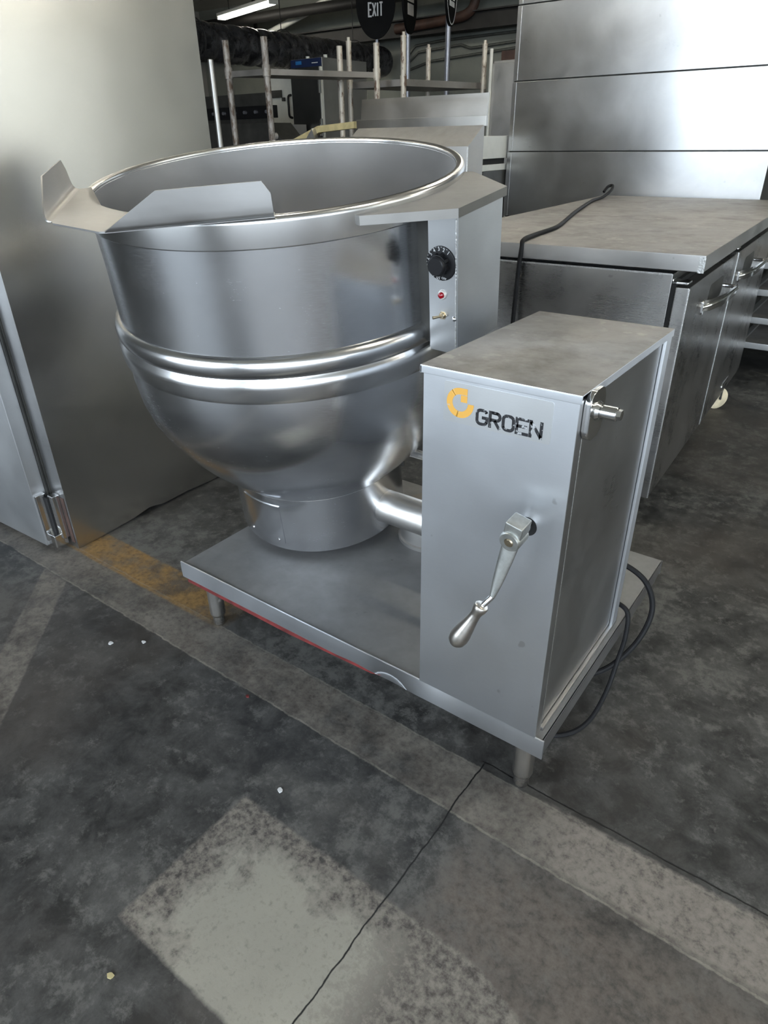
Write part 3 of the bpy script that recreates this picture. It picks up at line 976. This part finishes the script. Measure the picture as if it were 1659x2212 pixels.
for (xx, yy) in ((-.060, 1.37), (-.80, 1.36), (-.15, .15), (-.80, .15)):
    cs = MB().lathe([(0, -.016), (.042, -.016), (.055, -.010), (.055, .010), (.042, .016), (0, .016)], 36, Matrix.Translation((xx, yy, .055)) @ Matrix.Rotation(math.radians(38), 4, 'Z') @ Matrix.Rotation(PI / 2, 4, 'X')).build('caster_wheel', 'caster', uc)
    MB().box(xx - .03, xx + .03, yy - .03, yy + .03, .112, .130).cyl((xx - .022, yy, .055), (xx + .022, yy, .055), .008).box(xx - .026, xx - .020, yy - .014, yy + .014, .05, .115).box(xx + .020, xx + .026, yy - .014, yy + .014, .05, .115).build('caster_fork', 'slate', cs)
# cable on the worktop
tag(MB().tube([(-.618, 1.235, .42), (-.616, 1.240, .62), (-.614, 1.247, .80), (-.612, 1.255, .885), (-.616, 1.275, .9075), (-.640, 1.42, .9078), (-.66, 1.62, .9078), (-.705, 1.80, .9078), (-.82, 2.20, .9078), (-.96, 2.75, .908), (-.985, 2.98, .912), (-.99, 3.10, .935), (-1.005, 3.16, .955), (-1.03, 3.16, .95), (-1.04, 3.13, .925)], .0075, 10, 6).build('power_cable', 'rubber'),
    'thin black power cable draped across the dusty worktop', 'cable')

# ------------------------------------------------------------------ panelled hood section behind the worktop
hd = thing('hood_section', 'tall wall of lapped stainless hood panels standing behind the worktop', 'hood', (-1.75, 3.32, 0), math.radians(-.6))
HW = 1.47
MB().box(.012, HW - .01, .012, .9, 0, 2.25).build('core', 'slate', hd)
zs = [.03, .394, .754, 1.117, 1.478, 1.838, 2.25]
for i, (a, b) in enumerate(zip(zs, zs[1:])):
    ins = .004 * (i % 2)
    pnl = MB()
    pnl.box(.0 + .003 * i, HW, -.002 + ins * .3, .010, a + .005, b - .001, .0015)
    pnl.box(.0 + .003 * i, .010 + .003 * i, .008, .89, a + .005, b - .001, .001)
    pnl = pnl.build('panel', 'hood', hd)
    MB().box(.023 + .003 * i, .027 + .003 * i, -.0040, -.0018, a + .008, b - .004, .0006).build('panel_seam', 'weld', pnl)

# ------------------------------------------------------------------ slope-topped cabinet behind the pot
sc = thing('slope_top_cabinet', 'stainless cabinet with sloping top and raised back flange behind the kettle', 'cabinet', (-1.43, 1.75, 0))
x0, x1 = -.33, .315
bdy = MB().prism([(0, .98), (.125, .98), (.125, 1.248), (0, 1.170)], x0, x1, R=FYZ).build('cabinet_head', 'backdull', sc)
MB().box(x0 + .02, x1 - .02, .005, .36, .05, .98, .003).build('cabinet_body', 'back', sc)
MB().box(x0 - .01, x1 + .010, .118, .134, 1.240, 1.277, .0015).build('back_ledge', 'back', sc)
MB().prism([(.120, 1.277), (.126, 1.277), (.136, 1.353), (.130, 1.355)], x0 + .015, x1 + .010, R=FYZ).build('back_flange', 'back', sc)
MB().box(x1 - .004, x1 + .001, -.002, .0015, .99, 1.168).build('corner_edge', 'weld', sc)
for (a, b) in ((x0 + .06, .05), (x1 - .06, .05), (x0 + .06, .31), (x1 - .06, .31)):
    MB().cyl((a, b, 0), (a, b, .055), .02).build('foot', 'leg', sc)


# ------------------------------------------------------------------ racks in the background
def rack(label, posts, zt, shelf_z, pm, th=.04, caps=True, shelf_m='shelf', r=.023, group=None):
    cx_ = sum(p[0] for p in posts) / len(posts); cy_ = sum(p[1] for p in posts) / len(posts)
    t = thing('storage_rack', label, 'rack', (cx_, cy_, 0), 0, group)
    for k, (px_, py_) in enumerate(posts):
        x, y = px_ - cx_, py_ - cy_
        po = MB().cyl((x, y, 0), (x, y, zt), r, n=16).build('post', pm[k % len(pm)], t)
        if caps:
            MB().cyl((x, y, zt), (x, y, zt + .03), r * .6, n=12).cyl((x, y, zt - .004), (x, y, zt + .004), r * 1.12, n=16).build('post_cap', pm[k % len(pm)], po)
        for sz in shelf_z:
            MB().cyl((x, y, sz - .05), (x, y, sz + .025), r * 1.25, n=16).build('shelf_collar', pm[k % len(pm)], po)
    c = Vector((cx_, cy_))
    loop = sorted(posts, key=lambda p: math.atan2(p[1] - cy_, p[0] - cx_))
    for sz in shelf_z:
        m = MB().prism([(p[0] - cx_, p[1] - cy_) for p in loop], sz - th, sz)
        m.build('shelf', shelf_m, t)
    return t


rack('grey mottled steel rack with rusty shelf beside the duct', [(-3.93, 3.50), (-4.30, 3.45), (-3.55, 4.40), (-3.90, 4.35)], 1.88, [1.68, .95, .35], ['postgrey', 'postgrey', 'post', 'post'], caps=False, r=.025)
rack('cream-posted steel rack with dark shelf behind the slope-topped cabinet', [(-3.42, 4.60), (-3.96, 4.55), (-3.20, 5.58), (-3.74, 5.47)], 1.93, [1.635, .95, .35], ['post'], th=.05)
pole = thing('steel_pole', 'slim plain steel pole standing between tall refrigerator and mottled rack', 'pole', (-3.53, 2.6, 0))
MB().cyl((0, 0, .01), (0, 0, 1.66), .0175, n=16, bev=.003).build('shaft', 'back', pole)
MB().cyl((0, 0, 0), (0, 0, .015), .12, n=32, bev=.004).build('base_plate', 'slate', pole)

# ------------------------------------------------------------------ duct
dt = MB()
nD, L0, L1 = 240, 2.9, 8.5
prof = []
for i in range(nD + 1):
    t = i / nD
    prof.append((.172 + .020 * abs(math.sin(t * PI * 24)) ** .6, t * (L1 - L0)))
prof = [(0, 0)] + prof + [(0, L1 - L0)]
dt.lathe(prof, 40, Matrix.Translation((-6.5, L0, 2.16)) @ Matrix.Rotation(-PI / 2, 4, 'X'))
dobj = dt.build('flexible_duct', 'duct', None, 60)
dt2 = thing('air_duct', 'thick black foil-wrapped ribbed air duct hung below the ceiling', 'duct', (0, 0, 0))
dobj.parent = dt2
dobj.name = 'duct_hose'
for yy in (3.6, 5.0, 6.4, 7.8):
    MB().tube([(-6.5 + .215 * math.cos(a), yy, 2.16 + .215 * math.sin(a)) for a in [2 * PI * k / 24 for k in range(25)]], .007, 6, 1).cyl((-6.5, yy, 2.37), (-6.5, yy, CZ), .005, n=8).build('hanger_strap', 'beam', dt2)

# ------------------------------------------------------------------ fluorescent lamp
def batten(loc, rz, label, group=None):
    fl = thing('fluorescent_lamp', label, 'lamp', loc, rz, group)
    MB().box(-.78, .78, -.07, .07, .035, .075, .004).build('housing', 'whitepaint', fl)
    for sy in (-.04, .04):
        MB().cyl((-.74, sy, .016), (.74, sy, .016), .018, n=12).build('tube', 'tube', fl)
    for sx in (-.77, .77):
        MB().box(sx - .015, sx + .015, -.065, .065, -.002, .036, .003).build('end_cap', 'whitepaint', fl)
    for sx in (-.5, .5):
        MB().cyl((sx, 0, .075), (sx, 0, CZ - loc[2]), .006, n=8).build('hanger', 'beam', fl)


batten((-7.9, 7.2, 2.75), math.atan2(-.4, 1.4), 'lit fluorescent batten hanging under the ceiling above the air duct')
for (x, y, lb) in ((-1.6, .4, 'added fluorescent fill batten over the tall upright refrigerator'), (1.4, .4, 'added fluorescent fill batten over the open floor beside the kettle console'), (-.4, 2.6, 'added fluorescent fill batten over the dusty worktop'),
                   (2.6, 3.2, 'added fluorescent fill batten over the free floor beside the low trolley'), (-3.4, 1.6, 'added fluorescent fill batten over the slim steel pole'),
                   (4.9, 1.8, 'added fluorescent fill batten beside the wide doorway of the cream wall'), (4.9, 4.6, 'added fluorescent fill batten along the unbroken part of the cream wall'),
                   (-4.4, 6.7, 'added fluorescent fill batten over the paddle signs'), (-8.3, 5.0, 'added fluorescent fill batten over the white refrigerator'), (-2.2, 5.2, 'added fluorescent fill batten over the steel cupboard')):
    batten((x, y, 2.95), 0, lb, 'added unseen fill battens')  # out-of-view battens added as ambient fill for the hall and its back

# ------------------------------------------------------------------ pipes along the back wall and ceiling
def pipe(name, label, pts, r, mat, cat='pipe', sub=1, group=None):
    return tag(MB().tube(pts, r, 12, sub).build(name, mat), label, cat, group)


pipe('overhead_pipe', 'thick dark pipe running level below the pale ceiling', [(-10.2, 7.9, 2.80), (-6.4, 7.9, 2.80), (-3, 7.9, 2.80)], .065, 'beam')
pipe('white_pipe', 'pale pipe slanting up beneath the ceiling past the dark pipe', [(-8.9, 8.3, 2.58), (-7.6, 8.1, 2.80), (-6.9, 8.0, 2.95)], .045, 'whitepaint')
pipe('rusty_pipe', 'rust-brown pipe with a bend on the back wall', [(-6.2, 8.40, 2.52), (-5.3, 8.40, 2.56), (-5.05, 8.40, 2.60), (-4.95, 8.40, 2.72), (-4.95, 8.40, 2.95), (-4.95, 8.40, 3.14)], .06, 'rustpipe', 'pipe', 4)
cd_ = [((-6.24, 2.18), (-6.05, 2.34), (-5.6, 2.37), (-4.3, 2.385)), ((-6.24, 2.10), (-6.0, 2.26), (-5.3, 2.30), (-5.15, 2.25), (-4.3, 2.285)), ((-6.24, 2.04), (-5.8, 2.14), (-4.3, 2.215)), ((-6.0, 2.445), (-5.0, 2.445), (-4.3, 2.455))]
cl_ = ['grey conduit on the back wall with a step up at its end', 'grey conduit on the back wall with a dip near the hood', 'lowest grey conduit climbing along the back wall', 'short straight conduit just under the dark beam']
for pts, lb in zip(cd_, cl_):
    pipe('conduit', lb, [(a, BY - .03, z) for a, z in pts], .016, 'conduit', 'conduit')


# ------------------------------------------------------------------ paddle signs on poles
def oval(w, h, n=48):
    return [(w * math.cos(2 * PI * i / n), h * math.sin(2 * PI * i / n)) for i in range(n)]


def stroke_text(mbx, txt, x, z, w, h, sw, gap, R):
    for ch in txt:
        S = {'E': [[(w, h), (0, h), (0, 0), (w, 0)], [(0, h / 2), (w * .85, h / 2)]], 'X': [[(0, 0), (w, h)], [(0, h), (w, 0)]],
             'I': [[(w * .3, 0), (w * .3, h)]], 'T': [[(0, h), (w, h)], [(w / 2, 0), (w / 2, h)]]}[ch]
        for s_ in S:
            mbx.stroke([(x + a, z + b) for a, b in s_], sw, .002, R)
        x += (w * .6 if ch == 'I' else w) + gap


ex = thing('exit_sign', 'black oval paddle sign reading EXIT in white on a pole', 'sign', (-4.90, 6.2, 0), math.radians(22))
RX90 = Matrix(((1, 0, 0, 0), (0, 0, -1, 0), (0, 1, 0, 0), (0, 0, 0, 1)))
pd = MB().prism(oval(.216, .333), -.012, .012, .003, R=Matrix.Translation((0, 0, 2.475)) @ RX90).build('paddle', 'signblack', ex)
m = MB()
stroke_text(m, 'EXIT', -.075, 2.345, .034, .115, .015, .011, Matrix.Translation((0, -.0125, 0)) @ RX90)
m.build('lettering', 'white', pd)
MB().cyl((0, .03, 0), (0, .03, 2.3), .018, n=14).build('pole', 'galv', ex)
MB().cyl((0, .03, 0), (0, .03, .015), .16, n=32, bev=.004).build('pole_base', 'slate', ex)


def paddle(label, loc, rz, w, h, zc, border, lines):
    t = thing('paddle_sign', label, 'sign', loc, rz)
    RR = Matrix.Translation((0, 0, zc)) @ RX90
    p_ = MB().prism(oval(w, h), -.012, .012, .003, R=RR).build('paddle', 'signblack', t)
    if border:
        b = MB()
        pts = oval(w * .92, h * .95)
        b.stroke(pts, .010, .0015, Matrix.Translation((0, -.0122, 0)) @ RR, True)
        b.build('border_line', 'white', p_)
    g = MB()
    for (z, hw, hh) in lines:
        n_ = 7 if border else 1
        for i in range(n_):
            x = -hw + 2 * hw * (i + .5) / n_
            g.box(x - hw / n_ * .7, x + hw / n_ * .7, -.0145, -.0125, z - hh, z + hh)
    g.build('lettering', 'white' if border else 'ring', p_)
    MB().cyl((0, .02, 0), (0, .02, zc), .028, n=14).build('pole', 'galv', t)
    MB().cyl((0, .02, 0), (0, .02, .015), .18, n=32, bev=.004).build('pole_base', 'slate', t)


paddle('black paddle sign with two white lettered lines on a grey pole', (-4.46, 6.2, 0), math.radians(105), .21, .33, 2.48, False, [(2.48, .14, .055), (2.36, .13, .048)])
paddle('white-bordered narrow oval paddle sign on a grey pole near the hood', (-3.96, 6.2, 0), math.radians(107), .22, .375, 2.55, True, [(2.50, .14, .033), (2.42, .11, .028), (2.36, .10, .022)])

# ------------------------------------------------------------------ kitchen machines at the back
ov = thing('combi_oven', 'tall steel oven with dark door and navy control strip at the back', 'oven', (-4.85, 5.2, 0))
MB().box(-.42, 0, .02, .75, .55, 1.92, .004).build('body', 'back', ov)
MB().box(-.42, 0, .05, .70, .0, .55).build('stand', 'slate', ov)
MB().box(-.41, -.005, 0, .02, 1.845, 1.915, .002).build('control_strip', 'navy', ov)
MB().box(-.12, -.04, -.002, .001, 1.872, 1.880).build('strip_print', 'white', ov)
MB().box(-.34, -.26, -.002, .001, 1.87, 1.90).build('strip_sticker', 'blue', ov)
M['darkglass'] = plain('dark_steel_door', (.10, .10, .095), .3, .8, .2, 3)
dd = MB().box(-.41, -.022, -.015, .02, .60, 1.84, .004).build('door', 'darkglass', ov)
MB().box(-.019, -.003, -.010, .02, .60, 1.84, .002).build('door_post', 'whitepaint', ov)
for z in (1.32, 1.70):
    MB().box(-.018, .004, -.045, -.012, z - .09, z + .07, .006).build('hinge_cover', 'chrome', ov)
for x in (-.26, -.02):
    MB().cyl((x, .1, 1.92), (x, .1, 1.945), .02, n=12).build('roof_stud', 'whitepaint', ov)

wf = thing('white_refrigerator', 'white upright refrigerator with dark handle beside the oven', 'refrigerator', (-6.17, 6.2, 0))
MB().box(-.46, 0, .05, .75, .05, 1.90, .01).build('body', 'whitepaint', wf)
dw = MB().box(-.46, 0, 0, .048, .06, 1.88, .008).build('door', 'whitepaint', wf)
MB().tube([(-.055, 0, 1.68), (-.055, -.05, 1.66), (-.055, -.055, 1.55), (-.055, -.05, 1.46), (-.055, 0, 1.44)], .014, 10, 4).build('door_handle', 'black', dw)
for k in range(5):
    MB().box(-.13, -.03, -.003, .001, 1.36 - k * .035, 1.368 - k * .035).build('blue_mark', 'blue', dw)
MB().box(-.40, -.20, -.02, .001, 1.66, 1.74, .004).box(-.19, -.15, -.03, .001, 1.62, 1.66, .003).build('latch_box', 'slate', dw)
for (a, b) in ((-.40, .1), (-.06, .1), (-.40, .7), (-.06, .7)):
    MB().cyl((a, b, 0), (a, b, .06), .02).build('foot', 'slate', wf)

rg = thing('cooking_range', 'dark cooking range with a row of knobs and sloping lower front', 'range', (-5.05, 4.75, 0))
MB().box(-1.1, 0, 0.02, .40, .08, 1.34, .003).build('body', 'backdull', rg)
cpn = MB().box(-1.1, -.07, 0.0, .06, 1.40, 1.51, .003).build('control_panel', 'black', rg)
MB().box(-1.1, -.19, .02, .07, 1.34, 1.62).build('back_guard', 'slate', rg)
for k in range(6):
    MB().cyl((-.95 + k * .16, 0, 1.455), (-.95 + k * .16, -.03, 1.455), .018, .015, 16).build('knob', 'galv', cpn)
for (a, b) in ((-1.05, .08), (-.05, .08), (-1.05, .35), (-.05, .35)):
    MB().cyl((a, b, 0), (a, b, .09), .02).build('foot', 'slate', rg)

kt = thing('sloped_basin', 'dark steel basin with slanted end and one pale knob', 'basin', (-5.15, 4.28, 0))
MB().prism([(-.62, .0), (.62, .0), (.62, 1.16), (.42, 1.345), (-.62, 1.355)], 0, .30, .004, R=Matrix(((1, 0, 0, 0), (0, 0, 1, 0), (0, 1, 0, 0), (0, 0, 0, 1)))).build('basin_shell', 'slate', kt)
MB().cyl((.50, 0, 1.235), (.50, -.03, 1.235), .028, .024, 20).build('knob', 'ring', kt)

tb = thing('drain_table', 'pale-edged steel table with a slanted end rail behind the pot', 'table', (-3.2, 3.20, 0))
MB().prism([(-.38, 1.10), (-.38, 1.155), (.02, 1.285), (.35, 1.305), (.35, 1.265), (.03, 1.245), (-.36, 1.10)], 0, .05, R=Matrix(((1, 0, 0, 0), (0, 0, 1, 0), (0, 1, 0, 0), (0, 0, 0, 1)))).build('edge_rail', 'paleyellow', tb)  # yellow colour stands for light reflected on the stainless edge
MB().prism([(-.30, .95), (.0, 1.27), (.12, .95)], .02, .06, R=Matrix(((1, 0, 0, 0), (0, 0, 1, 0), (0, 1, 0, 0), (0, 0, 0, 1))) @ Matrix.Translation((0, 0, -.06))).build('gusset', 'back', tb)
MB().box(-.4, .36, 0, .45, .92, .95, .002).build('top', 'back', tb)
for (a, b) in ((-.36, .04), (.32, .04), (-.36, .41), (.32, .41)):
    MB().cyl((a, b, 0), (a, b, .93), .018).build('leg', 'leg', tb)

rc_ = thing('steel_cupboard', 'tall pale stainless cupboard showing between rack and hood', 'cupboard', (-3.07, 5.5, 0))
MB().box(0, .75, .0, .7, .06, 1.79, .004).build('body', 'back', rc_)
dcu = MB().box(.012, .37, -.02, .0, .10, 1.77, .003).build('door', 'back', rc_)
MB().box(.385, .74, -.02, .0, .10, 1.77, .003).build('door', 'back', rc_)
for z in (1.55, 1.60):
    MB().cyl((-.01, -.015, z - .02), (-.01, -.015, z + .02), .014, n=12).build('hinge', 'chrome', rc_)
MB().cyl((.0, -.03, .0), (.0, -.03, 1.88), .016, n=12).build('front_post', 'whitepaint', rc_)
MB().box(.02, .74, .02, .68, 0, .06).build('plinth', 'slate', rc_)
MB().box(.03, .74, .1, .6, 1.79, 1.87, .003).build('top_box', 'rustpipe', rc_)

wb = thing('white_cabinet', 'small white cabinet with wrapped edge beside the hood panels', 'cabinet', (-1.95, 2.95, 0))
MB().box(0, .19, 0, .4, 1.085, 1.205, .004).build('upper_box', 'whitepaint', wb)
MB().box(0, .19, -.006, .4, 1.02, 1.055, .003).build('lower_shelf', 'whitepaint', wb)
MB().box(.01, .18, .03, .38, 1.055, 1.085).build('gap_shade', 'hole', wb)  # dark filler painting the shade between upper box and shelf
MB().box(.0, .19, .1, .4, .6, 1.02, .003).build('lower_box', 'slate', wb)
for (a, b) in ((.02, .02), (.17, .02), (.02, .37), (.17, .37)):
    MB().box(a - .012, a + .012, b - .012, b + .012, 0, 1.02).build('leg', 'leg', wb)

# low trolley past the counter
tr = thing('shelf_trolley', 'low aluminium framed trolley with open shelves past the counter', 'trolley', (-.24, 3.38, 0))
for (a, b) in ((.02, .02), (.62, .02), (.02, .9), (.62, .9)):
    po = MB().box(a - .018, a + .018, b - .018, b + .018, .08, .60, .003).build('post', 'alum', tr)
    MB().cyl((a - .012, b, .045), (a + .012, b, .045), .045, n=20).build('wheel', 'rubber', tr)
    MB().box(a - .018, a + .018, b - .010, b + .010, .045, .09).build('fork', 'slate', po)
for z in (.16, .30, .45, .59):
    MB().box(0, .64, 0, .03, z - .035, z, .003).box(0, .64, .89, .92, z - .035, z, .003).box(0, .03, 0, .92, z - .035, z, .003).box(.61, .64, 0, .92, z - .035, z, .003).build('shelf_frame', 'alum', tr)
    MB().box(.03, .61, .03, .89, z - .02, z - .012).build('shelf', 'backdull', tr)

# ------------------------------------------------------------------ scraps on the floor
SC = [(-.349, -.254, .010, 'white', 'pinkish white paper scrap on the dark floor near the pale patch'), (-.992, -.129, .008, 'white', 'white crumb beside the bare band on the left'),
      (-.324, -.679, .009, 'paleyellow', 'tiny yellowish crumb on the dark floor left of the pale patch'), (-.606, -.104, .006, 'redpaint', 'tiny red chip at the edge of the bare band'),
      (-1.063, -.184, .009, 'white', 'flat pale flake on the dark floor left of the bare band')]
for (x, y, r, mt, lb) in SC:
    pts = [(r * random.uniform(.5, 1) * math.cos(2 * PI * i / 7), r * random.uniform(.4, .8) * math.sin(2 * PI * i / 7)) for i in range(7)]
    o = MB().prism(pts, 0, .003).build('floor_scrap', mt, None, 35, (x, y, 0))
    tag(o, lb, 'scrap')
